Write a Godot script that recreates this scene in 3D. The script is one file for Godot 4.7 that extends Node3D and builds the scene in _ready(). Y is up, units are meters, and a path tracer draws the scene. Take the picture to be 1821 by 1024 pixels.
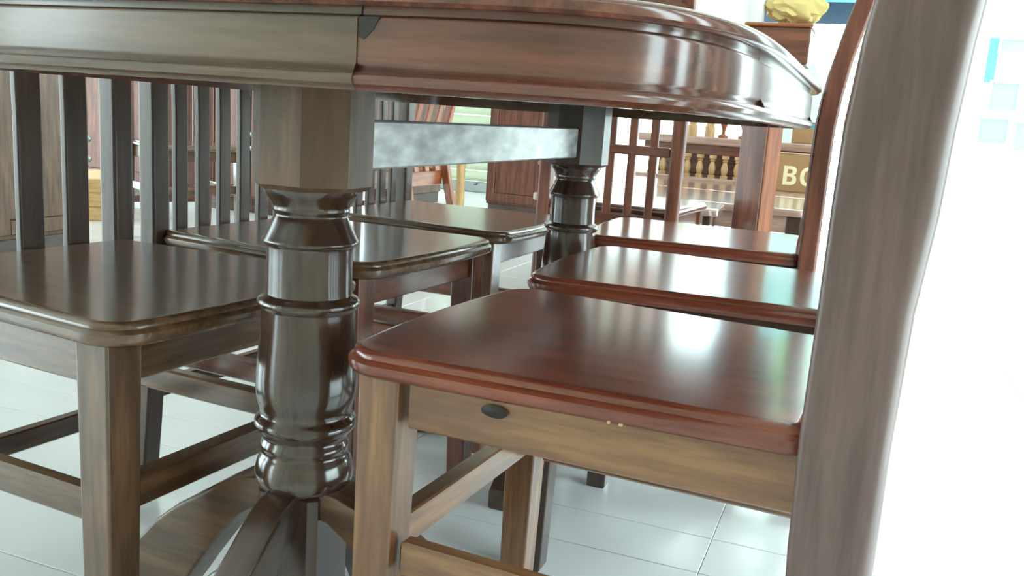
extends Node3D

# ---------------------------------------------------------------- state
var names := {}
var M := {}
var cache := {}
var rng := RandomNumberGenerator.new()

# ---------------------------------------------------------------- geometry helpers
# every shape is a list of triangles (PackedVector3Array), wound outwards
func oriented(t: PackedVector3Array) -> PackedVector3Array:
	var vol := 0.0
	for i in range(0, t.size(), 3):
		vol += t[i].dot(t[i + 1].cross(t[i + 2]))
	if vol < 0.0:
		for i in range(0, t.size(), 3):
			var s := t[i + 1]
			t[i + 1] = t[i + 2]
			t[i + 2] = s
	return t

func loft(rings: Array, capped := true, closed := false) -> PackedVector3Array:
	var t := PackedVector3Array()
	var n: int = rings[0].size()
	var last := rings.size() if closed else rings.size() - 1
	for k in last:
		var a: PackedVector3Array = rings[k]
		var b: PackedVector3Array = rings[(k + 1) % rings.size()]
		for i in n:
			var j := (i + 1) % n
			t.append_array(PackedVector3Array([a[i], a[j], b[j], a[i], b[j], b[i]]))
	if capped and not closed:
		for e in 2:
			var r: PackedVector3Array = rings[0] if e == 0 else rings[rings.size() - 1]
			var c := Vector3.ZERO
			for p in r:
				c += p
			c /= n
			for i in n:
				var j := (i + 1) % n
				if e == 0:
					t.append_array(PackedVector3Array([c, r[j], r[i]]))
				else:
					t.append_array(PackedVector3Array([c, r[i], r[j]]))
	return oriented(t)

func moved(t: PackedVector3Array, x: Transform3D) -> PackedVector3Array:
	var o := PackedVector3Array()
	for p in t:
		o.append(x * p)
	return oriented(o)

# rounded rectangle in the plane, radii for the four corners: (+x+y), (-x+y), (-x-y), (+x-y)
func rrect(w: float, h: float, r: Array, seg := 3) -> PackedVector2Array:
	var o := PackedVector2Array()
	var sx := [1, -1, -1, 1]
	var sy := [1, 1, -1, -1]
	for k in 4:
		var rad: float = r[k]
		var c := Vector2(sx[k] * (w / 2 - rad), sy[k] * (h / 2 - rad))
		for i in seg + 1:
			var an := PI / 2 * k + PI / 2 * i / seg
			o.append(c + Vector2(cos(an), sin(an)) * rad)
	return o

# box from corner to corner with softened edges
func bx(lo: Vector3, hi: Vector3, b := 0.003) -> PackedVector3Array:
	var s := hi - lo
	b = min(b, 0.3 * min(s.x, min(s.y, s.z)))
	var rings := []
	var c := (lo + hi) / 2
	for lv in [[lo.y, b], [lo.y + b, 0.0], [hi.y - b, 0.0], [hi.y, b]]:
		var ring := PackedVector3Array()
		var i: float = lv[1]
		for q in rrect(s.x - 2 * i, s.z - 2 * i, [b, b, b, b], 1):
			ring.append(Vector3(c.x + q.x, lv[0], c.z + q.y))
		rings.append(ring)
	return loft(rings)

# bar of w x h section between two points, h measured along "up"
func bar(a: Vector3, b: Vector3, w: float, h: float, bev := 0.003, up := Vector3.UP) -> PackedVector3Array:
	var z := (b - a).normalized()
	var x := up.cross(z).normalized()
	var y := z.cross(x)
	var rings := []
	for lv in [[0.0, bev], [bev, 0.0], [(b - a).length() - bev, 0.0], [(b - a).length(), bev]]:
		var ring := PackedVector3Array()
		for q in rrect(w - 2 * lv[1], h - 2 * lv[1], [bev, bev, bev, bev], 1):
			ring.append(a + z * lv[0] + x * q.x + y * q.y)
		rings.append(ring)
	return loft(rings)

# turned shape: list of (height, radius)
func lathe(p: Array, seg := 40, at := Vector3.ZERO) -> PackedVector3Array:
	var rings := []
	for q in p:
		var ring := PackedVector3Array()
		for i in seg:
			var an := TAU * i / seg
			ring.append(at + Vector3(cos(an) * q[1], q[0], sin(an) * q[1]))
		rings.append(ring)
	return loft(rings)

# smooth profile through control points (Catmull-Rom) for turned work
func smooth_profile(p: Array, steps := 3) -> Array:
	var o := []
	for i in p.size() - 1:
		var a: Array = p[max(i - 1, 0)]
		var b: Array = p[i]
		var c: Array = p[i + 1]
		var d: Array = p[min(i + 2, p.size() - 1)]
		for s in steps:
			var t := float(s) / steps
			o.append([cubic_interpolate(b[0], c[0], a[0], d[0], t), cubic_interpolate(b[1], c[1], a[1], d[1], t)])
	o.append(p[p.size() - 1])
	return o

# triangles -> mesh with normals averaged over faces within 38 degrees
func mesh(t: PackedVector3Array, limit := 38.0) -> ArrayMesh:
	var nt := t.size() / 3
	var fn := PackedVector3Array()
	var at := {}
	for f in nt:
		var n := (t[3 * f + 1] - t[3 * f]).cross(t[3 * f + 2] - t[3 * f])
		fn.append(n)
		for k in 3:
			var key := Vector3i((t[3 * f + k] * 20000.0).round())
			if not at.has(key):
				at[key] = PackedInt32Array()
			at[key].append(f)
	var lim := cos(deg_to_rad(limit))
	var v := PackedVector3Array()
	var nn := PackedVector3Array()
	for f in nt:
		if fn[f].length_squared() < 1e-20:
			continue
		var mine := fn[f].normalized()
		for k in [0, 2, 1]:
			var p := t[3 * f + k]
			var s := Vector3.ZERO
			for g in at[Vector3i((p * 20000.0).round())]:
				if fn[g].length_squared() > 1e-20 and fn[g].normalized().dot(mine) > lim:
					s += fn[g]
			v.append(p)
			nn.append(s.normalized())
	var arr := []
	arr.resize(Mesh.ARRAY_MAX)
	arr[Mesh.ARRAY_VERTEX] = v
	arr[Mesh.ARRAY_NORMAL] = nn
	var m := ArrayMesh.new()
	m.add_surface_from_arrays(Mesh.PRIMITIVE_TRIANGLES, arr)
	return m

func join(a: Array) -> PackedVector3Array:
	var o := PackedVector3Array()
	for s in a:
		o.append_array(s)
	return o

# ---------------------------------------------------------------- scene helpers
func numbered(n: String) -> String:
	if not names.has(n):
		names[n] = 0
		return n
	names[n] += 1
	return "%s_%03d" % [n, names[n]]

func tag(o: Node, label: String, category: String, group := "") -> Node:
	o.set_meta("label", label)
	o.set_meta("category", category)
	if group:
		o.set_meta("group", group)
	return o

func base(called: String, label: String, category: String, at := Vector3.ZERO, turn := 0.0, group := "") -> Node3D:
	var o := Node3D.new()
	o.name = numbered(called)
	add_child(o)
	o.position = at
	o.rotation_degrees.y = turn
	tag(o, label, category, group)
	return o

func part(called: String, shape, mat: Material, parent: Node) -> MeshInstance3D:
	var o := MeshInstance3D.new()
	o.name = called if parent != self else numbered(called)
	o.mesh = shape if shape is Mesh else mesh(shape)
	o.material_override = mat
	parent.add_child(o, true)
	return o

func struct(called: String, shape, mat: Material, label := "") -> MeshInstance3D:
	var o := part(called, shape, mat, self)
	o.set_meta("kind", "structure")
	if label:
		o.set_meta("label", label)
	return o

func cached(key: String, maker: Callable) -> ArrayMesh:
	if not cache.has(key):
		cache[key] = mesh(maker.call())
	return cache[key]

# ---------------------------------------------------------------- materials
func noise_image(seed_: int, freq: float, octaves: int, lo: float, hi: float, size := 512) -> ImageTexture:
	var n := FastNoiseLite.new()
	n.seed = seed_
	n.noise_type = FastNoiseLite.TYPE_SIMPLEX_SMOOTH
	n.frequency = freq
	n.fractal_octaves = octaves
	var src := n.get_seamless_image(size, size)
	var im := Image.create(size, size, false, Image.FORMAT_RGB8)
	for y in size:
		for x in size:
			var g := lerpf(lo, hi, src.get_pixel(x, y).r)
			im.set_pixel(x, y, Color(g, g, g))
	return ImageTexture.create_from_image(im)

# wood tone: streaks of two hues, isotropic here and stretched along the grain by the mapping
func wood_image(seed_: int, dark: Color, light: Color, size := 512) -> ImageTexture:
	var a := FastNoiseLite.new()
	a.seed = seed_
	a.frequency = 0.012
	a.fractal_octaves = 5
	a.fractal_gain = 0.62
	var b := FastNoiseLite.new()
	b.seed = seed_ + 7
	b.frequency = 0.05
	b.fractal_octaves = 3
	var ia := a.get_seamless_image(size, size)
	var ib := b.get_seamless_image(size, size)
	var im := Image.create(size, size, false, Image.FORMAT_RGB8)
	for y in size:
		for x in size:
			var g := ia.get_pixel(x, y).r
			var h := ib.get_pixel(x, y).r
			var t := clampf((g - 0.5) * 1.7 + 0.5 + (h - 0.5) * 0.35, 0, 1)
			im.set_pixel(x, y, dark.lerp(light, t))
	return ImageTexture.create_from_image(im)

func wood(key: String, axis: String, rough := 0.27, coat := 0.55) -> StandardMaterial3D:
	var id := "%s_%s_%s_%s" % [key, axis, rough, coat]
	if M.has(id):
		return M[id]
	var m := StandardMaterial3D.new()
	m.albedo_texture = M["tex_" + key]
	m.roughness = rough
	m.metallic_specular = 0.5
	m.clearcoat_enabled = coat > 0.0
	m.clearcoat = coat
	m.clearcoat_roughness = 0.14
	m.uv1_triplanar = true
	m.uv1_triplanar_sharpness = 6.0
	var s := {"x": Vector3(0.5, 5.0, 5.0), "y": Vector3(5.0, 0.5, 5.0), "z": Vector3(5.0, 5.0, 0.5)}
	m.uv1_scale = s[axis]
	M[id] = m
	return m

func plain(key: String, c: Color, rough := 0.6, metal := 0.0) -> StandardMaterial3D:
	if M.has(key):
		return M[key]
	var m := StandardMaterial3D.new()
	m.albedo_color = c
	m.roughness = rough
	m.metallic = metal
	M[key] = m
	return m

func make_materials() -> void:
	M["tex_red"] = wood_image(3, Color(0.38, 0.175, 0.12), Color(0.56, 0.29, 0.195))
	M["tex_honey"] = wood_image(11, Color(0.45, 0.305, 0.20), Color(0.60, 0.43, 0.29))
	M["tex_brown"] = wood_image(19, Color(0.33, 0.235, 0.165), Color(0.47, 0.345, 0.245))
	M["tex_mahogany"] = wood_image(27, Color(0.34, 0.185, 0.135), Color(0.49, 0.285, 0.205))
	M["tex_dark"] = wood_image(35, Color(0.22, 0.155, 0.12), Color(0.32, 0.225, 0.17))
	M["tex_orange"] = wood_image(43, Color(0.50, 0.26, 0.145), Color(0.64, 0.36, 0.20))
	M["tex_grey_brown"] = wood_image(67, Color(0.37, 0.285, 0.265), Color(0.46, 0.365, 0.345))  # wood greyed to paint in the veiling haze over the near post
	M["tex_pale"] = wood_image(71, Color(0.60, 0.47, 0.42), Color(0.74, 0.60, 0.54))  # pale tone paints bright grazing reflections into the boards
	M["tex_raw"] = wood_image(51, Color(0.68, 0.52, 0.34), Color(0.82, 0.67, 0.46))
	M["tex_olive"] = wood_image(59, Color(0.33, 0.245, 0.175), Color(0.43, 0.325, 0.235))
	for k in ["mahogany", "brown"]:
		M["tex_%s_matt" % k] = M["tex_" + k]
	# white glazed floor tile
	var tile := StandardMaterial3D.new()
	tile.albedo_texture = noise_image(5, 0.006, 4, 0.84, 0.92, 256)
	tile.uv1_triplanar = true
	tile.uv1_world_triplanar = true
	tile.uv1_scale = Vector3(0.7, 0.7, 0.7)
	tile.roughness = 0.16
	M["tile"] = tile
	plain("grout", Color(0.50, 0.52, 0.52), 0.9)
	plain("concrete", Color(0.86, 0.86, 0.84), 0.9)
	plain("ceiling", Color(0.88, 0.87, 0.85), 0.9)
	plain("wall", Color(0.86, 0.83, 0.77), 0.9)
	plain("white_paint", Color(0.90, 0.90, 0.89), 0.6)
	plain("shutter", Color(0.68, 0.71, 0.60), 0.5)
	plain("steel", Color(0.55, 0.57, 0.56), 0.3, 0.9)
	plain("teal", Color(0.22, 0.60, 0.66), 0.6)
	plain("shaded_shop", Color(0.16, 0.20, 0.27), 0.5)
	plain("carton", Color(0.66, 0.51, 0.36), 0.85)
	plain("print", Color(0.95, 0.90, 0.74), 0.8)
	plain("paper", Color(0.86, 0.76, 0.50), 0.85)
	plain("red_sign", Color(0.80, 0.08, 0.09), 0.5)
	plain("leaf", Color(0.42, 0.60, 0.33), 0.7)
	plain("hedge", Color(0.42, 0.55, 0.48), 0.8)
	plain("bark", Color(0.30, 0.23, 0.17), 0.9)
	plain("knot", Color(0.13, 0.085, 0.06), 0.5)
	plain("pale_mark", Color(0.80, 0.66, 0.48), 0.8)
	plain("pane", Color(0.40, 0.47, 0.49), 0.3)
	# varnished board under a film of dust, whitened to carry reflected daylight
	var d := StandardMaterial3D.new()
	d.albedo_texture = noise_image(77, 0.02, 4, 0.5, 0.96, 256)
	d.albedo_color = Color(0.98, 1.0, 1.0)
	d.uv1_triplanar = true
	d.uv1_scale = Vector3(3, 6, 2.2)
	d.roughness = 0.36
	d.clearcoat_enabled = true
	d.clearcoat = 0.5
	d.clearcoat_roughness = 0.2
	M["dusty"] = d

# ---------------------------------------------------------------- dining chair (front towards -x, origin on the floor)
const SEAT := 0.45

func seat_outline(inset: float, wide: float) -> PackedVector2Array:
	var c := [Vector2(-0.222, wide), Vector2(-0.222, -wide), Vector2(0.2, -wide + 0.027), Vector2(0.2, wide - 0.027)]
	var rad := [0.042, 0.042, 0.02, 0.02]
	var pts := PackedVector2Array()
	for k in 4:
		var p: Vector2 = c[k]
		var a: Vector2 = (c[(k + 3) % 4] - p).normalized()
		var b: Vector2 = (c[(k + 1) % 4] - p).normalized()
		var half: float = abs(a.angle_to(b)) / 2
		var d: float = rad[k] / tan(half)
		var ctr: Vector2 = p + (a + b).normalized() * (rad[k] / sin(half))
		var s := (p + a * d - ctr).angle()
		var turn := wrapf((p + b * d - ctr).angle() - s, -PI, PI)
		var n := 7 if rad[k] > 0.02 else 2
		for i in n + 1:
			pts.append(ctr + Vector2.from_angle(s + turn * i / n) * rad[k])
		if k == 0:
			for i in range(1, 8):
				pts.append((p + b * d).lerp(c[1] - b * d, i / 8.0))
	var o := PackedVector2Array()
	for i in pts.size():
		var p := pts[i]
		var tng := (pts[(i + 1) % pts.size()] - pts[(i + pts.size() - 1) % pts.size()]).normalized()
		var nrm := Vector2(tng.y, -tng.x)
		if nrm.dot(p) < 0:
			nrm = -nrm
		o.append(p - nrm * inset)
	for i in o.size():
		var f: float = 1.0 - pow(o[i].y / wide, 2)
		if o[i].x < -0.1:
			o[i].x -= 0.014 * f
	return o

func seat_shape(wide := 0.21) -> PackedVector3Array:
	var rings := []
	for lv in [[0.4255, 0.006], [0.428, 0.002], [0.432, 0.0], [0.4385, 0.0], [0.441, 0.0025], [0.4425, 0.005], [0.4445, 0.005], [0.4475, 0.0065], [0.4492, 0.0095], [0.45, 0.014]]:
		var ring := PackedVector3Array()
		for p in seat_outline(lv[1], wide):
			ring.append(Vector3(p.x, lv[0], p.y))
		rings.append(ring)
	return loft(rings)

func ring_at(y: float, x0: float, x1: float, z0: float, z1: float, rf: float, rb: float) -> PackedVector3Array:
	var o := PackedVector3Array()
	var cx := (x0 + x1) / 2
	var cz := (z0 + z1) / 2
	for q in rrect(x1 - x0, z1 - z0, [rb, rf, rf, rb], 5):
		o.append(Vector3(cx + q.x, y, cz + q.y))
	return o

# rear leg and back post in one sabre-shaped piece: (height, front, back)
const POST := [[0.0, 0.222, 0.258], [0.12, 0.210, 0.257], [0.25, 0.200, 0.257], [0.36, 0.194, 0.256], [0.45, 0.192, 0.256], [0.55, 0.193, 0.258], [0.62, 0.193, 0.264], [0.68, 0.194, 0.266], [0.74, 0.199, 0.270], [0.80, 0.208, 0.276], [0.88, 0.226, 0.289], [0.96, 0.248, 0.305], [1.03, 0.270, 0.320]]

func post_shape(side: int, wide: float, lean: float, slim: float) -> PackedVector3Array:
	var rings := []
	var zc := side * (wide - 0.0295)
	for k in POST.size():
		var p: Array = POST[k]
		var dx := 0.0
		if lean > 1.0:
			dx = (lean - 1.0) * abs(p[0] - 0.55) * 0.28
		var deep: float = p[2] - p[1]
		if slim > 0.0:
			deep = min(deep, slim + 0.006 * clampf(p[0] / 0.4, 0.0, 1.0))
		rings.append(ring_at(p[0], p[1] + dx, p[1] + deep + dx, zc - 0.0175, zc + 0.0175, 0.005, 0.0165 if slim == 0.0 else 0.006))
	return loft(rings)

func post_x(y: float) -> float:
	for k in POST.size() - 1:
		if y <= POST[k + 1][0]:
			var t: float = (y - POST[k][0]) / (POST[k + 1][0] - POST[k][0])
			return lerpf(POST[k][1], POST[k + 1][1], t) + 0.017
	return 0.29

func slat_shape(z: float, w: float, y0: float, y1: float, lean := 1.0) -> PackedVector3Array:
	var rings := []
	for k in 9:
		var y := lerpf(y0, y1, k / 8.0)
		var x := post_x(y)
		if lean > 1.0:
			x += (lean - 1.0) * abs(y - 0.55) * 0.28
		rings.append(ring_at(y, x - 0.006, x + 0.006, z - w / 2, z + w / 2, 0.003, 0.003))
	return loft(rings)

func front_leg_shape(side: int, wide: float) -> PackedVector3Array:
	var rings := []
	var zo := side * (wide - 0.014)
	for lv in [[0.0, 0.033], [0.004, 0.035], [0.22, 0.040], [0.43, 0.044]]:
		var w: float = lv[1]
		var x0 := -0.201
		var z0 := zo - side * w
		rings.append(ring_at(lv[0], x0, x0 + w, min(zo, z0), max(zo, z0), 0.003, 0.003))
	return loft(rings)

# opt: seat, frame, back = wood keys; slats, slat_w; lean; wide; low (slats run on below the seat)
func chair(label: String, at: Vector3, turn: float, opt: Dictionary, group: String) -> Node3D:
	var o := base("dining_chair", label, "chair", at, turn, group)
	var w: float = opt.get("wide", 0.21)
	var lean: float = opt.get("lean", 1.0)
	var n: int = opt.get("slats", 4)
	var sw: float = opt.get("slat_w", 0.037)
	var low: bool = opt.get("low", false)
	var slim: float = opt.get("slim", 0.028)
	var sk: String = opt.seat
	var fk: String = opt.frame
	var bk: String = opt.back
	var id := "%s_%s_%s_%s_%s" % [w, lean, n, sw, low]
	part("seat", cached("seat" + str(w), func(): return seat_shape(w)), wood(sk, "x", opt.get("gloss", 0.24)), o)
	for s in [1, -1]:
		part("leg", cached("leg%s%d" % [w, s], func(): return front_leg_shape(s, w)), wood(fk, "y"), o)
		part("rear_post", cached("post%s%d%s%s" % [w, s, lean, slim], func(): return post_shape(s, w, lean, slim)), wood(bk, "y", 0.4, 0.25), o)
		part("side_apron", cached("sap%s%d" % [w, s], func(): return side_apron(s, w)), wood(fk, "x"), o)
		part("side_stretcher", cached("sst%s%d" % [w, s], func(): return bar(Vector3(-0.155, 0.248, s * (w - 0.034)), Vector3(0.212, 0.248, s * (w - 0.034)), 0.02, 0.035)), wood(fk, "x"), o)
	part("front_apron", cached("fap%s" % w, func(): return bx(Vector3(-0.192, 0.380, -w + 0.05), Vector3(-0.172, 0.4265, w - 0.05), 0.002)), wood(fk, "z"), o)
	part("rear_apron", cached("rap%s" % w, func(): return bx(Vector3(0.202, 0.37, -w + 0.04), Vector3(0.222, 0.4265, w - 0.04), 0.002)), wood(bk, "z"), o)
	part("front_stretcher", cached("fst%s" % w, func(): return bx(Vector3(-0.19, 0.241, -w + 0.05), Vector3(-0.168, 0.276, w - 0.05), 0.002)), wood(fk, "z"), o)
	part("rear_stretcher", cached("rst%s" % w, func(): return bx(Vector3(0.212, 0.16, -w + 0.04), Vector3(0.23, 0.19, w - 0.04), 0.002)), wood(bk, "z"), o)
	var y0 := 0.36 if low else 0.43
	var inner := 2 * (w - 0.047)
	var gap := (inner - n * sw) / (n + 1)
	for i in n:
		var z := -inner / 2 + gap + sw / 2 + i * (sw + gap)
		part("slat", cached("slat%s_%d" % [id, i], func(): return slat_shape(z, sw, y0, 0.965, lean)), wood(bk, "y", 0.4, 0.25), o)
	var xr := post_x(0.98) + (lean - 1.0) * 0.43 * 0.28
	part("crest_rail", cached("crest" + id, func(): return crest_shape(w, xr)), wood(bk, "z", 0.3), o)
	var xl := post_x(0.605) + (lean - 1.0) * 0.055 * 0.28
	if low:
		part("back_rail", cached("rail" + id, func(): return bx(Vector3(xl - 0.009, 0.587, -inner / 2), Vector3(xl + 0.009, 0.612, inner / 2), 0.003)), wood(bk, "z", 0.3), o)
	return o

func side_apron(s: int, w: float) -> PackedVector3Array:
	var rings := []
	for lv in [[-0.15, 0.380], [0.0, 0.378], [0.215, 0.375]]:
		var z: float = s * (w - 0.03 - 0.02 * (lv[0] + 0.2) / 0.4)
		var ring := PackedVector3Array()
		var h: float = 0.4265 - lv[1]
		for q in rrect(0.02, h, [0.002, 0.002, 0.002, 0.002], 1):
			ring.append(Vector3(lv[0], 0.4265 - h / 2 + q.y, z + q.x))
		rings.append(ring)
	return loft(rings)

func crest_shape(w: float, x: float) -> PackedVector3Array:
	var rings := []
	for k in 13:
		var t := k / 12.0 * 2 - 1
		var ring := PackedVector3Array()
		for q in rrect(0.026, 0.085 + 0.02 * (1 - t * t), [0.008, 0.008, 0.003, 0.003], 3):
			ring.append(Vector3(x + q.x + 0.008 * (1 - t * t), 0.985 + q.y + 0.01 * (1 - t * t), t * (w - 0.03)))
		rings.append(ring)
	return loft(rings)

# ---------------------------------------------------------------- dining table
const TC := Vector2(-0.52, -1.225)
const TA := 0.42
const TB := 0.63
const TN := 6.0

func table_point(an: float, out: float) -> Vector2:
	var p := _se(an)
	var e := 0.002
	var tng := (_se(an + e) - _se(an - e)).normalized()
	var nrm := Vector2(tng.y, -tng.x)
	if nrm.dot(p) < 0:
		nrm = -nrm
	return TC + p + nrm * out

func _se(an: float) -> Vector2:
	var c := cos(an)
	var s := sin(an)
	var r := pow(pow(abs(c) / TA, TN) + pow(abs(s) / TB, TN), -1.0 / TN)
	return Vector2(c, s) * r

# apron: a moulded section swept between two angles; local coordinates of the table node (its base at TC)
func apron_shape(a0: float, a1: float, proud: float, n: int) -> PackedVector3Array:
	var sec := [[-0.006, 0.7385], [-0.006, 0.7345], [-0.001, 0.7325], [0.0, 0.730], [0.0, 0.7], [-0.0015, 0.6975], [-0.0025, 0.6945], [0.001, 0.6935], [0.0045, 0.6915], [0.006, 0.688], [0.0048, 0.6845], [0.0012, 0.6825], [-0.001, 0.680], [-0.020, 0.680], [-0.020, 0.7385]]
	var rings := []
	for i in n + 1:
		var an := lerpf(a0, a1, float(i) / n)
		var ring := PackedVector3Array()
		for q in sec:
			var p: Vector2 = table_point(an, q[0] + proud) - TC
			ring.append(Vector3(p.x, q[1], p.y))
		rings.append(ring)
	return loft(rings)

func table_top_shape() -> PackedVector3Array:
	var rings := []
	for lv in [[0.7385, 0.004], [0.7395, 0.0095], [0.742, 0.0125], [0.7455, 0.013], [0.7485, 0.0115], [0.7495, 0.0085], [0.7505, 0.0080], [0.7525, 0.0055], [0.7535, 0.001], [0.754, -0.004]]:
		var ring := PackedVector3Array()
		for i in 240:
			var p := table_point(TAU * i / 240.0, lv[1]) - TC
			ring.append(Vector3(p.x, lv[0], p.y))
		rings.append(ring)
	return loft(rings)

func pedestal(t: Node3D, z: float) -> void:
	# turned column
	var prof := [[0.270, 0.046], [0.276, 0.0505], [0.286, 0.0515], [0.296, 0.0495], [0.302, 0.0475], [0.306, 0.0452], [0.310, 0.0448], [0.3145, 0.0462], [0.318, 0.0455], [0.322, 0.0437], [0.326, 0.0440], [0.331, 0.0485], [0.336, 0.0522], [0.340, 0.0530], [0.344, 0.0518], [0.348, 0.0480], [0.351, 0.0470], [0.3555, 0.0475], [0.361, 0.0492], [0.369, 0.0512], [0.381, 0.0523], [0.40, 0.0515], [0.43, 0.0490], [0.456, 0.0472], [0.4605, 0.0470], [0.4625, 0.0495], [0.4655, 0.0517], [0.4685, 0.0522], [0.4715, 0.0508], [0.4735, 0.0478], [0.476, 0.0442], [0.480, 0.0434], [0.505, 0.0432], [0.524, 0.0434], [0.5265, 0.0450], [0.529, 0.0478], [0.5315, 0.0487], [0.534, 0.0475], [0.540, 0.0445], [0.548, 0.0408], [0.5545, 0.0378], [0.5575, 0.0362], [0.560, 0.0372], [0.5625, 0.0390], [0.565, 0.0388], [0.568, 0.0395], [0.574, 0.0430], [0.580, 0.0472], [0.588, 0.0490]]
	var col := part("turned_column", lathe(smooth_profile(prof, 2), 48, Vector3(0, 0, z)), wood("dark", "y", 0.2, 0.9), t)
	# eight-sided block under the top
	var rings := []
	for lv in [[0.584, 0.050], [0.589, 0.0555], [0.735, 0.0555], [0.7385, 0.0555]]:
		var ring := PackedVector3Array()
		for i in 8:
			var an := PI / 8 + TAU * i / 8
			ring.append(Vector3(cos(an) * lv[1] / cos(PI / 8), lv[0], z + sin(an) * lv[1] / cos(PI / 8)))
		rings.append(ring)
	part("octagonal_block", loft(rings), wood("brown" if z > 0 else "dark", "y", 0.42, 0.2), col)
	part("core_block", bx(Vector3(-0.037, 0.02, z - 0.037), Vector3(0.037, 0.274, z + 0.037), 0.008), wood("dark", "y"), col)
	# four arched feet, darker wood on the lengthwise pair standing in for shade
	var top := [[0.02, 0.274], [0.05, 0.273], [0.08, 0.264], [0.105, 0.249], [0.122, 0.237], [0.15, 0.219], [0.18, 0.194], [0.21, 0.160], [0.24, 0.122], [0.275, 0.086], [0.31, 0.062], [0.345, 0.050], [0.365, 0.036]]
	var bot := [[0.02, 0.245], [0.045, 0.240], [0.068, 0.224], [0.085, 0.203], [0.102, 0.180], [0.122, 0.152], [0.142, 0.122], [0.165, 0.090], [0.19, 0.060], [0.22, 0.032], [0.255, 0.012], [0.30, 0.0], [0.365, 0.0]]
	for f in [[Vector3(1, 0, 0), 1.0], [Vector3(-1, 0, 0), 1.0], [Vector3(0, 0, 1), 0.8], [Vector3(0, 0, -1), 0.8]]:
		var dir: Vector3 = f[0]
		var sid := Vector3(-dir.z, 0, dir.x)
		var rr := []
		for i in top.size():
			var a: Vector3 = dir * (top[i][0] * f[1]) + Vector3(0, top[i][1], z)
			var b: Vector3 = dir * (bot[i][0] * f[1]) + Vector3(0, bot[i][1], z)
			var u := (a - b).normalized()
			var ring := PackedVector3Array()
			for q in rrect(0.05 if dir.x != 0.0 else 0.038, (a - b).length(), [0.005, 0.005, 0.005, 0.005], 2):
				ring.append((a + b) / 2 + sid * q.x + u * q.y)
			rr.append(ring)
		part("foot", loft(rr), wood("brown" if dir.x != 0.0 else "dark", "x" if dir.x != 0.0 else "z", 0.35, 0.4), t)

func dining_table() -> void:
	var t := base("dining_table", "long rounded varnished dining table on two turned pedestals with beaded apron", "table", Vector3(TC.x, 0, TC.y))
	var top := part("table_top", table_top_shape(), wood("mahogany", "z", 0.22, 0.8), t)
	# angles (about the centre) where the straight end rails stop
	var an_end := atan2(TB, 0.161)
	var a1 := an_end
	var a2 := atan2(TB, -0.30)
	part("end_rail", apron_shape(a1, a2, 0.0012, 30), wood("olive", "x", 0.26, 0.6), t)
	part("end_rail", apron_shape(-a2, -a1, 0.0012, 30), wood("olive", "x", 0.26, 0.6), t)
	var c := atan2(TB * 0.55, TA)
	var k := "mahogany"
	part("corner_rail", apron_shape(c, a1, 0.0, 40), wood(k, "x", 0.24, 0.8), t)
	part("corner_rail", apron_shape(a2, PI - c, 0.0, 40), wood(k, "x", 0.24, 0.8), t)
	part("corner_rail", apron_shape(-a1, -c, 0.0, 40), wood(k, "x", 0.24, 0.8), t)
	part("corner_rail", apron_shape(-PI + c, -a2, 0.0, 40), wood(k, "x", 0.24, 0.8), t)
	part("side_rail", apron_shape(-c, c, 0.0, 30), wood(k, "z", 0.24, 0.8), t)
	part("side_rail", apron_shape(PI - c, PI + c, 0.0, 30), wood(k, "z", 0.24, 0.8), t)
	for s in [[0.44], [-0.445]]:
		pedestal(t, s[0])
		part("bearer", bx(Vector3(-0.34, 0.712, s[0] - 0.085), Vector3(0.34, 0.7385, s[0] - 0.06), 0.003), wood("dark", "x"), t)
		part("bearer", bx(Vector3(-0.34, 0.712, s[0] + 0.06), Vector3(0.34, 0.7385, s[0] + 0.085), 0.003), wood("dark", "x"), t)
	part("stretcher", bx(Vector3(-0.016, 0.601, -0.392), Vector3(0.016, 0.654, 0.387), 0.002), M.dusty, t).set_meta("label", "dusty grey stretcher board between the pedestals, reflected daylight painted in")
	# thin dark wedge beside the joint of the near end rail
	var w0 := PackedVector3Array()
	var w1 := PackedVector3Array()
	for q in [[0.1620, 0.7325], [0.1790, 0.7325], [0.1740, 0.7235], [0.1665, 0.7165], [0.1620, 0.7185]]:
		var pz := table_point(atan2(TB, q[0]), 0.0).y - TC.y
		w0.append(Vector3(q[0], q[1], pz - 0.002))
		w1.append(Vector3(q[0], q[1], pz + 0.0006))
	part("dark_wedge", loft([w0, w1]), M.knot, t)
	# small pale oval disc on the edge of the top
	var pc := table_point(atan2(TB, 0.20), 0.0122) - TC
	part("pale_mark", moved(lathe([[-0.001, 0.0008], [-0.0006, 0.004], [0.0, 0.0055], [0.0006, 0.004], [0.001, 0.0008]], 14), Transform3D(Basis(Vector3.RIGHT, PI / 2).scaled(Vector3(1.6, 0.8, 1)), Vector3(pc.x, 0.7465, pc.y))), M.pale_mark, top)

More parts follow.
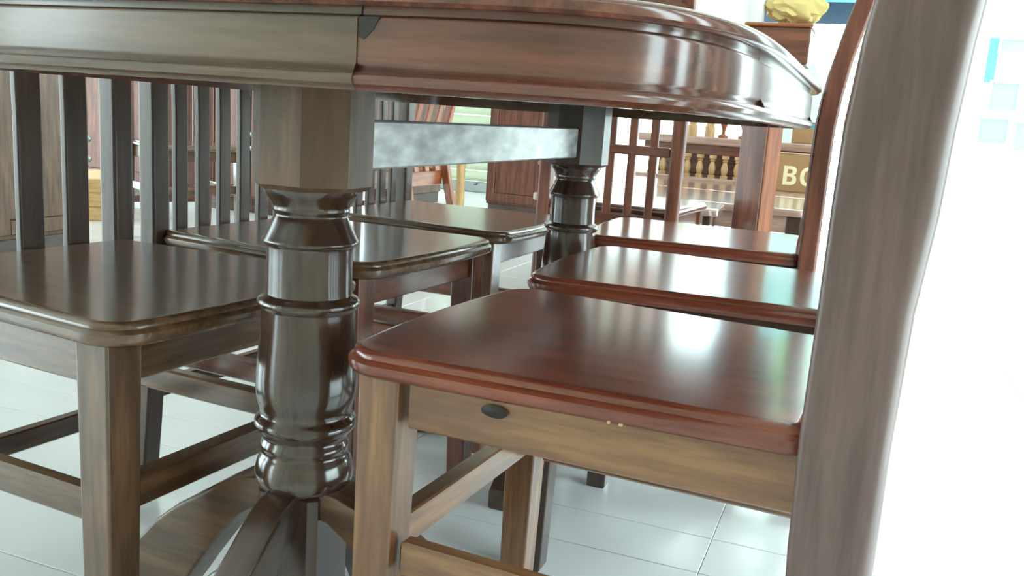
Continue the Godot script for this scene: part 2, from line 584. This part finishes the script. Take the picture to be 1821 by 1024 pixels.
# ---------------------------------------------------------------- scene
func _ready() -> void:
	rng.seed = 4
	# camera
	var cam := Camera3D.new()
	cam.name = "camera"
	add_child(cam)
	cam.transform = Transform3D(Basis(Vector3(0.9283, 0.0680, -0.3656), Vector3(-0.1310, 0.9802, -0.1490), Vector3(0.3483, 0.1862, 0.9187)).orthonormalized(), Vector3(0, 0.67, 0))
	cam.fov = rad_to_deg(2 * atan(512.0 / 1620.0))
	cam.near = 0.02
	cam.current = true
	# overcast sky
	var env := Environment.new()
	var sky := Sky.new()
	var sm := ProceduralSkyMaterial.new()
	sm.sky_top_color = Color(0.86, 0.97, 0.99)
	sm.sky_horizon_color = Color(0.90, 0.985, 1.0)
	sm.ground_bottom_color = Color(0.6, 0.62, 0.6)
	sm.ground_horizon_color = Color(0.8, 0.84, 0.84)
	sm.sun_angle_max = 0.0
	sm.energy_multiplier = 4.0
	sky.sky_material = sm
	env.background_mode = Environment.BG_SKY
	env.sky = sky
	env.tonemap_mode = Environment.TONE_MAPPER_LINEAR
	env.tonemap_exposure = 2.5
	env.sdfgi_enabled = true
	env.ssao_enabled = true
	env.ssil_enabled = true
	var we := WorldEnvironment.new()
	we.name = "environment"
	we.environment = env
	add_child(we)

	make_materials()
	build_shell()
	dining_table()
	build_chairs()
	build_stock()
	build_street()

const X0 := -6.6
const X1 := 1.5
const Z0 := -7.3
const Z1 := 3.2

func build_shell() -> void:
	var fl := struct("floor", bx(Vector3(X0, -0.12, Z0), Vector3(X1, -0.004, Z1), 0.001), M.grout, "white glazed tile floor with thin grey joints")
	var rows := [3.2, 2.635, 2.195, 1.755, 1.315, 0.875, 0.435, -0.005, -0.445, -0.885, -1.325, -1.455, -1.838, -2.22, -2.66, -3.10, -3.54, -3.98, -4.42, -4.86, -5.30, -5.74, -6.18, -6.62, -7.06, -7.3]
	var cols := []
	var x := -0.165 - 0.632 * 10
	cols.append(X0)
	while x < X1 - 0.05:
		cols.append(x)
		x += 0.632
	cols.append(X1)
	var rest := []
	for i in rows.size() - 1:
		for j in cols.size() - 1:
			if rows[i + 1] > 0.4:
				rest.append(bx(Vector3(cols[j] + 0.0006, -0.006, rows[i + 1] + 0.0013), Vector3(cols[j + 1] - 0.0006, 0.0, rows[i] - 0.0013), 0.0006))
				continue
			var w: float = cols[j + 1] - cols[j]
			var d: float = rows[i] - rows[i + 1]
			var key := "tile%.3f_%.3f" % [w, d]
			var o := part("tile", cached(key, func(): return bx(Vector3(0.0006, -0.006, 0.0013), Vector3(w - 0.0006, 0.0, d - 0.0013), 0.0006)), M.tile, fl)
			o.position = Vector3(cols[j], 0, rows[i + 1])
	part("further_tiles", join(rest), M.tile, fl).set_meta("kind", "stuff")
	struct("ceiling", bx(Vector3(X0, 3.0, Z0), Vector3(X1, 3.15, Z1), 0.01), M.ceiling, "pale flat ceiling over the furniture shop")
	# piers of the open shop fronts
	var piers := [Vector2(X1 - 0.15, Z1 - 0.15), Vector2(X1 - 0.15, Z0 + 0.15), Vector2(X0 + 0.15, Z0 + 0.15), Vector2(X0 + 0.15, -2.3), Vector2(X0 + 0.15, Z1 - 0.15)]
	for p in piers:
		struct("trim_%d" % (piers.find(p) + 1), bx(Vector3(p.x - 0.15, 0, p.y - 0.15), Vector3(p.x + 0.15, 3.0, p.y + 0.15), 0.01), M.white_paint, "white square pier at the open shop front")
	struct("wall_back", join([bx(Vector3(X0 + 0.3, 0, Z1 - 0.2), Vector3(-5.6, 3.0, Z1), 0.005), bx(Vector3(-5.6, 2.3, Z1 - 0.2), Vector3(-4.3, 3.0, Z1), 0.005), bx(Vector3(-4.3, 0, Z1 - 0.2), Vector3(X1 - 0.3, 3.0, Z1), 0.005)]), M.wall, "cream shop wall with a doorway")  # unseen wall, doorway placed for its highlight on the end rail
	# far side: strips beside the roller shutter, unseen header and lintel added for dimness
	struct("wall_far", join([bx(Vector3(-3.62, 0, Z0), Vector3(-3.54, 2.5, Z0 + 0.2), 0.005), bx(Vector3(-2.16, 0, Z0), Vector3(-1.98, 2.5, Z0 + 0.2), 0.005), bx(Vector3(-1.98, 1.2, Z0), Vector3(-1.32, 2.5, Z0 + 0.2), 0.005), bx(Vector3(X0 + 0.3, 2.5, Z0), Vector3(X1 - 0.3, 3.0, Z0 + 0.2), 0.005)]), M.wall, "cream lintel and narrow wall around the roller shutter")
	struct("wall_right", join([bx(Vector3(X1 - 0.2, 2.55, Z0 + 0.3), Vector3(X1, 3.0, 0.2), 0.005), bx(Vector3(X1 - 0.2, 0, 0.2), Vector3(X1, 3.0, Z1 - 0.3), 0.005), bx(Vector3(X1 - 0.2, 0, -0.5), Vector3(X1, 2.55, 0.2), 0.005), bx(Vector3(X1 - 0.2, 0, -4.0), Vector3(X1, 2.55, -1.9), 0.005)]), M.wall, "unseen cream wall and lintel, openings placed to steer reflections")  # unseen panels added, gaps placed for reflections on apron and post
	struct("wall_left", bx(Vector3(X0, 2.4, Z0 + 0.3), Vector3(X0 + 0.2, 3.0, Z1 - 0.3), 0.005), M.wall, "unseen cream lintel added over the open side for dimness")  # unseen beam, added to keep the interior dim
	var sh := struct("door_1", bx(Vector3(-3.54, 0.0, Z0 + 0.06), Vector3(-2.16, 0.09, Z0 + 0.12), 0.006), M.steel, "closed cream metal roller shutter")
	for i in 26:
		var y := 0.09 + i * 0.093
		var sl := part("slat", cached("shutter", func(): return shutter_slat()), M.shutter, sh)
		sl.position = Vector3(-2.85, y, Z0 + 0.1)
	for i in 4:
		part("rivet", lathe([[0.0, 0.006], [0.012, 0.02], [0.02, 0.012]], 10), M.steel, sh).position = Vector3(-3.4 + i * 0.28, 0.06, Z0 + 0.125)

func shutter_slat() -> PackedVector3Array:
	var rings := []
	for s in [-0.69, 0.69]:
		var ring := PackedVector3Array()
		for q in [[0.0, 0.002], [0.008, 0.002], [0.014, 0.018], [0.024, 0.03], [0.026, 0.05], [0.022, 0.068], [0.012, 0.082], [0.006, 0.09], [-0.012, 0.09], [-0.012, 0.002]]:
			ring.append(Vector3(s, q[1], q[0]))
		rings.append(ring)
	return loft(rings)

func build_chairs() -> void:
	var near_set := "dining chairs pushed in around the long table"
	var a := {"seat": "red", "frame": "honey", "back": "grey_brown", "slim": 0.0}
	var r1 := chair("red-brown dining chair in front, honey legs, its rear post cutting the picture", Vector3(-0.204, 0, -0.896), -3.3, a, near_set)
	part("knot", moved(lathe([[-0.001, 0.0015], [0.0, 0.011], [0.0012, 0.005], [0.0016, 0.001]], 14), Transform3D(Basis(Vector3.RIGHT, PI / 2).scaled(Vector3(1.2, 0.55, 1)), Vector3(-0.065, 0.413, 0.1855))), M.knot, r1)
	for q in [[0.042, 0.4285, 0.0025], [0.052, 0.4285, 0.0035]]:  # small pale chips along the seat edge
		part("pale_mark", bx(Vector3(q[0], q[1] - 0.0012, 0.1945), Vector3(q[0] + q[2], q[1] + 0.0012, 0.1965), 0.0003), M.pale_mark, r1)
	var b := {"seat": "red", "frame": "dark", "back": "mahogany"}
	chair("red-brown dining chair second along, between the front chair and the farthest of its row", Vector3(-0.216, 0, -1.40), 0.0, b, near_set)
	chair("red-brown dining chair farthest along the row with the big rear post", Vector3(-0.308, 0, -1.94), 3.8, b, near_set)
	var c := {"seat": "brown", "frame": "brown", "back": "dark"}
	chair("brown dining chair in the lower corner with broad dark back slats", Vector3(-0.843, 0, -0.86), 176.0, c, near_set)
	var d := {"seat": "brown", "frame": "mahogany", "back": "dark", "slats": 6, "slat_w": 0.026}
	chair("brown dining chair behind the near pedestal with narrow back slats", Vector3(-0.843, 0, -1.325), 176.0, d, near_set)
	chair("brown dining chair facing the far pedestal with pale reflections on its seat", Vector3(-0.848, 0, -1.80), 179.0, d, near_set)

func wardrobe(label: String, x0: float, x1: float, zf: float, depth: float, h: float, wk: String, doors: int) -> void:
	var o := base("wardrobe", label, "wardrobe", Vector3((x0 + x1) / 2, 0, zf), 0.0, "wardrobes stored behind the dining set")
	var w := x1 - x0
	part("body", bx(Vector3(-w / 2, 0.08, -depth), Vector3(w / 2, h - 0.05, -0.02), 0.004), wood(wk + "_matt", "y", 0.5, 0.12), o)
	part("plinth", bx(Vector3(-w / 2 + 0.01, 0.0, -depth + 0.01), Vector3(w / 2 - 0.01, 0.08, -0.035), 0.003), wood("dark", "x"), o)
	part("cornice", bx(Vector3(-w / 2 - 0.02, h - 0.05, -depth), Vector3(w / 2 + 0.02, h, 0.02), 0.008), wood(wk + "_matt", "x", 0.5, 0.12), o)
	for i in doors:
		var a := -w / 2 + w * i / doors + 0.004
		var b := -w / 2 + w * (i + 1) / doors - 0.004
		var st := 0.055
		var fr := join([bx(Vector3(a, 0.1, -0.02), Vector3(a + st, h - 0.07, 0.0), 0.003), bx(Vector3(b - st, 0.1, -0.02), Vector3(b, h - 0.07, 0.0), 0.003), bx(Vector3(a + st, 0.1, -0.02), Vector3(b - st, 0.1 + st, 0.0), 0.003), bx(Vector3(a + st, h - 0.07 - st, -0.02), Vector3(b - st, h - 0.07, 0.0), 0.003)])
		var d := part("door", fr, wood(wk + "_matt", "y", 0.5, 0.12), o)
		part("panel", bx(Vector3(a + st, 0.1 + st, -0.02), Vector3(b - st, h - 0.07 - st, -0.008), 0.004), wood(wk + "_matt", "y", 0.5, 0.12), d)
		var kx := b - 0.02 if i % 2 == 0 else a + 0.02
		for ky in [0.38, 0.46]:
			var kn := part("knob", lathe([[0.0, 0.006], [0.012, 0.006], [0.016, 0.013], [0.024, 0.013], [0.028, 0.006]], 12), M.steel, d)
			kn.position = Vector3(kx, ky, 0.0)
			kn.rotation_degrees.x = 90

func rounded_board(w: float, d: float, y0: float, y1: float, r: float) -> PackedVector3Array:
	var rings := []
	for lv in [[y0, 0.004], [y0 + 0.004, 0.0], [y1 - 0.006, 0.0], [y1 - 0.002, 0.003], [y1, 0.008]]:
		var ring := PackedVector3Array()
		for q in rrect(w - 2 * lv[1], d - 2 * lv[1], [r, r, r, r], 6):
			ring.append(Vector3(q.x, lv[0], q.y))
		rings.append(ring)
	return loft(rings)

func low_table(label: String, at: Vector3, turn: float, w: float, d: float, h: float, wk: String) -> void:
	var o := base("coffee_table", label, "table", at, turn, "low tables stored behind the dining set")
	part("table_top", rounded_board(w, d, h - 0.025, h, 0.04), wood(wk, "x", 0.22, 0.9), o)
	part("apron", join([bx(Vector3(-w / 2 + 0.03, h - 0.085, -d / 2 + 0.03), Vector3(w / 2 - 0.03, h - 0.025, -d / 2 + 0.05)), bx(Vector3(-w / 2 + 0.03, h - 0.085, d / 2 - 0.05), Vector3(w / 2 - 0.03, h - 0.025, d / 2 - 0.03)), bx(Vector3(-w / 2 + 0.03, h - 0.085, -d / 2 + 0.05), Vector3(-w / 2 + 0.05, h - 0.025, d / 2 - 0.05)), bx(Vector3(w / 2 - 0.05, h - 0.085, -d / 2 + 0.05), Vector3(w / 2 - 0.03, h - 0.025, d / 2 - 0.05))]), wood(wk, "x"), o)
	for sx in [-1, 1]:
		for sz in [-1, 1]:
			var x: float = sx * (w / 2 - 0.05)
			var z: float = sz * (d / 2 - 0.05)
			part("leg", bx(Vector3(x - 0.025, 0, z - 0.025), Vector3(x + 0.025, h - 0.025, z + 0.025), 0.004), wood("dark", "y"), o)

func lump(r: Vector3, seed_: int, rough: float, seg := 14) -> PackedVector3Array:
	var n := FastNoiseLite.new()
	n.seed = seed_
	n.frequency = 1.0
	n.fractal_octaves = 3
	var rings := []
	for i in seg + 1:
		var la := -PI / 2 + PI * clampf(i, 0.12, seg - 0.12) / seg
		var ring := PackedVector3Array()
		for j in seg * 2:
			var lo := TAU * j / (seg * 2)
			var d := Vector3(cos(la) * cos(lo), sin(la), cos(la) * sin(lo))
			ring.append(d * r * (1.0 + rough * n.get_noise_3dv(d * 2.2)))
		rings.append(ring)
	return loft(rings)

func spindle(h: float, r: float) -> PackedVector3Array:
	return lathe([[0.0, r], [h * 0.12, r], [h * 0.14, r * 0.6], [h * 0.22, r * 0.75], [h * 0.4, r], [h * 0.55, r * 0.8], [h * 0.7, r * 0.5], [h * 0.76, r * 0.8], [h * 0.82, r * 0.55], [h * 0.86, r], [h, r]], 16)

func build_stock() -> void:
	var st := "chairs stored behind the dining set"
	var h := {"seat": "mahogany", "frame": "mahogany", "back": "mahogany", "slats": 5, "slat_w": 0.022, "low": true}
	chair("dark slatted chair with its back turned, standing beyond the far table end", Vector3(-0.655, 0, -2.62), -90.0, h, st)
	var q := {"seat": "orange", "frame": "orange", "back": "orange", "lean": 1.7, "slats": 3}
	chair("orange-brown chair seen side-on under the pedestal stretcher, with bent rear posts", Vector3(-1.86, 0, -3.25), 0.0, q, st)
	var n := {"seat": "brown", "frame": "brown", "back": "mahogany", "slats": 5, "slat_w": 0.03}
	chair("brown chair standing apart behind the narrow-slatted chair", Vector3(-2.85, 0, -3.3), 150.0, n, st)
	chair("brown chair near the roller shutter, half hidden by the near pedestal", Vector3(-2.62, 0, -4.4), 60.0, n, st)
	wardrobe("tall red-brown wardrobe with steel knobs beside the roller shutter", -2.36, -1.96, -5.6, 0.5, 1.75, "mahogany", 1)
	wardrobe("narrow brown wardrobe behind the orange-brown chair", -3.28, -2.93, -5.6, 0.5, 1.75, "brown", 1)
	wardrobe("broad brown wardrobe seen through the broad dark back slats", -0.65, 0.65, 0.0, 0.55, 1.9, "brown", 3)
	var wb: Node3D = get_node("wardrobe_002")
	wb.position = Vector3(-2.95, 0, -2.2)
	wb.rotation_degrees.y = 90
	wardrobe("red-brown wardrobe far off behind the loose planks", -4.75, -4.15, -4.5, 0.5, 1.8, "mahogany", 2)
	wardrobe("red-brown wardrobe behind the narrow back slats", -3.66, -3.02, -4.4, 0.5, 1.8, "mahogany", 2)
	# raw planks on the floor, each one loose
	for i in 3:
		var p := base("plank", ["raw timber plank lying on the floor, bottom of three", "raw timber plank, middle of the three stacked", "raw timber plank, topmost of the three stacked"][i], "plank", Vector3(-3.80, i * 0.071, -3.75), 42.0 + i * 2.0, "raw planks on the floor")
		part("timber", bx(Vector3(-0.13, 0, -0.3), Vector3(0.13, 0.07, 0.3), 0.004), wood("raw", "x", 0.7, 0.0), p)
	# turned raw leg in front of the shutter
	var tl := base("turned_post", "raw pale turned post standing in front of the roller shutter", "post", Vector3(-2.50, 0, -5.5))
	part("shaft", lathe(smooth_profile([[0.05, 0.03], [0.10, 0.034], [0.2, 0.028], [0.3, 0.03], [0.38, 0.036], [0.45, 0.03], [0.47, 0.02]], 3), 20), wood("raw", "y", 0.6, 0.0), tl)
	part("foot", bx(Vector3(-0.045, 0, -0.045), Vector3(0.045, 0.05, 0.045), 0.005), wood("raw", "y", 0.6, 0.0), tl)
	# low tables, pale wood painting in the bright reflections on top
	low_table("low red-brown table with rounded corner just beyond the slatted chair", Vector3(-0.75, 0, -3.05), 4.0, 0.62, 0.30, 0.42, "pale")
	low_table("low red-brown table in front of the lettered carton", Vector3(-0.62, 0, -3.52), 0.0, 0.9, 0.6, 0.42, "pale")
	low_table("low red-brown table carrying the lettered carton", Vector3(-0.62, 0, -4.14), 0.0, 0.9, 0.58, 0.42, "pale")
	# two-tier console with turned spindles
	var c := base("console", "two-tier console, bright reflections painted pale on its boards, with a row of turned spindles", "console", Vector3(-0.63, 0, -4.72))
	part("upper_board", bx(Vector3(-0.46, 0.592, -0.2), Vector3(0.40, 0.63, 0.24), 0.006), wood("pale", "x", 0.2, 0.9), c)
	part("lower_board", bx(Vector3(-0.46, 0.405, -0.2), Vector3(0.40, 0.435, 0.24), 0.006), wood("pale", "x", 0.2, 0.9), c)
	part("apron", bx(Vector3(-0.43, 0.545, 0.19), Vector3(0.37, 0.592, 0.21), 0.003), wood("mahogany", "x"), c)
	part("back_panel", bx(Vector3(-0.43, 0.435, -0.18), Vector3(0.37, 0.592, -0.16), 0.002), wood("mahogany", "x"), c)
	for i in 13:
		part("spindle", cached("spindle", func(): return spindle(0.11, 0.018)), wood("raw", "y", 0.5, 0.2), c).position = Vector3(-0.39 + i * 0.0605, 0.435, 0.20)
	for sx in [-0.42, 0.36]:
		for sz in [-0.17, 0.20]:
			part("leg", bx(Vector3(sx - 0.025, 0, sz - 0.025), Vector3(sx + 0.025, 0.405, sz + 0.025), 0.004), wood("mahogany", "y"), c)
	# turned pieces standing on the console
	var lab := ["pale turned holder at the slatted-chair end of the console", "pale turned holder second from the slatted chair on the console", "funnel-shaped turned holder between two pale ones on the console", "funnel-shaped turned holder beside the tall stand"]
	for i in 4:
		var v := base("turned_holder", lab[i], "holder", Vector3([-0.83, -0.745, -0.68, -0.585][i], 0.63, -4.52), 0.0, "turned holders on the console")
		var k: String = ["raw", "raw", "orange", "orange"][i]
		var pr: Array = [[0.0, 0.024], [0.05, 0.024], [0.055, 0.018], [0.1, 0.022], [0.16, 0.024], [0.2, 0.02]] if i < 2 else [[0.0, 0.024], [0.012, 0.024], [0.02, 0.008], [0.05, 0.012], [0.09, 0.028], [0.10, 0.03], [0.15, 0.03]]
		part("body", lathe(smooth_profile(pr, 2), 18), wood(k, "y", 0.5, 0.2), v)
		part("rim", lathe([[pr[pr.size() - 1][0], 0.012], [pr[pr.size() - 1][0] + 0.008, 0.026], [pr[pr.size() - 1][0] + 0.014, 0.02]], 18), M.white_paint, v)
	# cartons
	carton("brown carton with pale letters on the low table", Vector3(-0.285, 0.42, -4.22), 0.22, 0.165, 0.2, "BO")
	carton("small brown carton with a teal band on the console", Vector3(-0.30, 0.63, -4.6), 0.14, 0.10, 0.12, "")
	# tall stand with crumpled paper
	var ts := base("plant_stand", "tall square-post wooden stand with its lit side painted orange behind the row of chairs", "stand", Vector3(-0.325, 0, -2.92), 0.0)
	var post := part("post", bx(Vector3(-0.044, 0.03, -0.044), Vector3(0.044, 0.87, 0.044), 0.003), wood("mahogany", "y", 0.4, 0.3), ts)
	post.rotation_degrees.y = -22
	part("lit_side", bx(Vector3(0.044, 0.03, -0.043), Vector3(0.049, 0.87, 0.043), 0.001), wood("orange", "y", 0.7, 0.0), post)  # orange tone paints in the daylight falling on this side
	part("base", bx(Vector3(-0.11, 0, -0.11), Vector3(0.11, 0.03, 0.11), 0.005), wood("mahogany", "x", 0.4, 0.3), ts)
	part("tray", bx(Vector3(-0.07, 0.87, -0.09), Vector3(0.115, 0.975, 0.09), 0.004), wood("mahogany", "x", 0.4, 0.3), ts)
	part("tray_rim", bx(Vector3(-0.075, 0.975, -0.095), Vector3(0.12, 0.985, 0.095), 0.003), wood("orange", "x", 0.4, 0.3), ts)
	var pa := base("paper_bag", "crumpled yellowish paper heaped on the tall wooden stand", "paper", Vector3(-0.27, 0.987, -2.92))
	part("crumple", moved(lump(Vector3(0.085, 0.05, 0.07), 8, 0.3), Transform3D(Basis(), Vector3(0, 0.055, 0))), M.paper, pa)
	part("crumple", moved(lump(Vector3(0.05, 0.085, 0.05), 21, 0.35), Transform3D(Basis(), Vector3(-0.015, 0.135, -0.01))), M.paper, pa)
	var wt := base("tin", "white lidded tin beside the crumpled paper on the tall stand", "tin", Vector3(-0.382, 0.985, -2.90))
	part("can", lathe([[0, 0.026], [0.002, 0.028], [0.14, 0.028], [0.143, 0.026]], 24), M.white_paint, wt)
	part("lid", lathe([[0.143, 0.029], [0.158, 0.029], [0.161, 0.026]], 24), M.white_paint, wt)
	# red sign on the far wall
	var rs := base("wall_sign", "red square plastic sign on the far wall strip", "sign", Vector3(-1.6, 1.4, Z0 + 0.2))
	part("board", bx(Vector3(-0.12, -0.12, 0.0), Vector3(0.12, 0.12, 0.015), 0.004), M.red_sign, rs)
	part("frame", join([bx(Vector3(-0.13, 0.12, 0), Vector3(0.13, 0.13, 0.02), 0.002), bx(Vector3(-0.13, -0.13, 0), Vector3(0.13, -0.12, 0.02), 0.002)]), M.white_paint, rs)

func carton(label: String, at: Vector3, w: float, h: float, d: float, text: String) -> void:
	var o := base("carton", label, "box", at, 0.0, "cartons among the stored furniture")
	part("body", bx(Vector3(-w / 2, 0, -d), Vector3(w / 2, h, 0), 0.003), M.carton, o)
	part("flap", bx(Vector3(-w / 2, h, -d / 2 + 0.002), Vector3(w / 2, h + 0.002, 0), 0.0005), M.carton, o)
	part("flap", bx(Vector3(-w / 2, h, -d), Vector3(w / 2, h + 0.002, -d / 2 - 0.002), 0.0005), M.carton, o)
	if text:
		var tm := TextMesh.new()
		tm.text = text
		var f := SystemFont.new()
		f.font_names = PackedStringArray(["Droid Sans"])
		f.font_weight = 700
		tm.font = f
		tm.font_size = 32
		tm.pixel_size = 0.0036
		tm.depth = 0.001
		var l := part("lettering", tm, M.print, o)
		l.position = Vector3(0, h * 0.42, 0.0008)
	else:
		part("band", bx(Vector3(-w / 2, h * 0.72, 0.0), Vector3(w / 2, h * 0.94, 0.001), 0.0003), M.teal, o)

func build_street() -> void:
	struct("ground", bx(Vector3(-40, -0.25, -40), Vector3(40, -0.13, 40), 0.01), M.concrete, "pale concrete street outside the shop")
	var b := base("shop_building", "white shop front across the street with teal awning and paned windows", "building", Vector3(0, -0.13, -13.0))
	part("wall", bx(Vector3(-4.0, 0, -3.0), Vector3(4.0, 3.0, 0), 0.02), M.white_paint, b)
	part("awning", loft([PackedVector3Array([Vector3(-1.9, 2.42, 0.8), Vector3(-1.9, 2.62, 0.8), Vector3(-1.9, 2.95, 0), Vector3(-1.9, 2.9, 0)]), PackedVector3Array([Vector3(0.2, 2.42, 0.8), Vector3(0.2, 2.62, 0.8), Vector3(0.2, 2.95, 0), Vector3(0.2, 2.9, 0)])]), M.teal, b)
	part("shaded_opening", bx(Vector3(-1.7, 2.25, 0.0), Vector3(0.0, 2.9, 0.03), 0.005), M.shaded_shop, b)  # dark slab painted in for the shaded recess under the awning
	part("banner", bx(Vector3(1.17, 1.6, 0.0), Vector3(1.28, 2.14, 0.03), 0.004), M.teal, b)
	for w in [[1.27, 1.27, 1.57, 1.60], [1.65, 1.25, 2.05, 1.45], [1.20, 0.86, 1.52, 1.16], [1.61, 0.80, 2.05, 1.12], [1.30, 1.98, 1.64, 2.12]]:
		var f := part("window_frame", join([bx(Vector3(w[0] - 0.03, w[1] - 0.03, 0), Vector3(w[2] + 0.03, w[1], 0.05), 0.004), bx(Vector3(w[0] - 0.03, w[3], 0), Vector3(w[2] + 0.03, w[3] + 0.03, 0.05), 0.004), bx(Vector3(w[0] - 0.03, w[1], 0), Vector3(w[0], w[3], 0.05), 0.004), bx(Vector3(w[2], w[1], 0), Vector3(w[2] + 0.03, w[3], 0.05), 0.004)]), M.white_paint, b)
		part("pane", bx(Vector3(w[0], w[1], 0.002), Vector3(w[2], w[3], 0.02), 0.001), M.pane, f)
	var bu := base("bush", "low green bush in front of the white shop front", "bush", Vector3(-1.0, -0.13, -12.4))
	part("foliage", moved(lump(Vector3(0.38, 0.9, 0.35), 5, 0.15), Transform3D(Basis(), Vector3(0, 0.85, 0))), M.hedge, bu)
	for i in 1:
		var t := base("street_tree", "round-crowned green tree behind the teal awning", "tree", Vector3(-1.45, -0.13, -18.2))
		part("trunk", lathe([[0, 0.2], [0.6, 0.15], [3.2, 0.11]], 12), M.bark, t)
		var cr := []
		for k in 7:
			var c := Vector3(rng.randf_range(-0.35, 0.35), rng.randf_range(3.9, 6.0), rng.randf_range(-0.4, 0.4))
			cr.append(moved(lump(Vector3(0.7, 0.75, 0.7), 30 + k + 9 * i, 0.5), Transform3D(Basis(), c)))
		part("crown", join(cr), M.leaf, t)
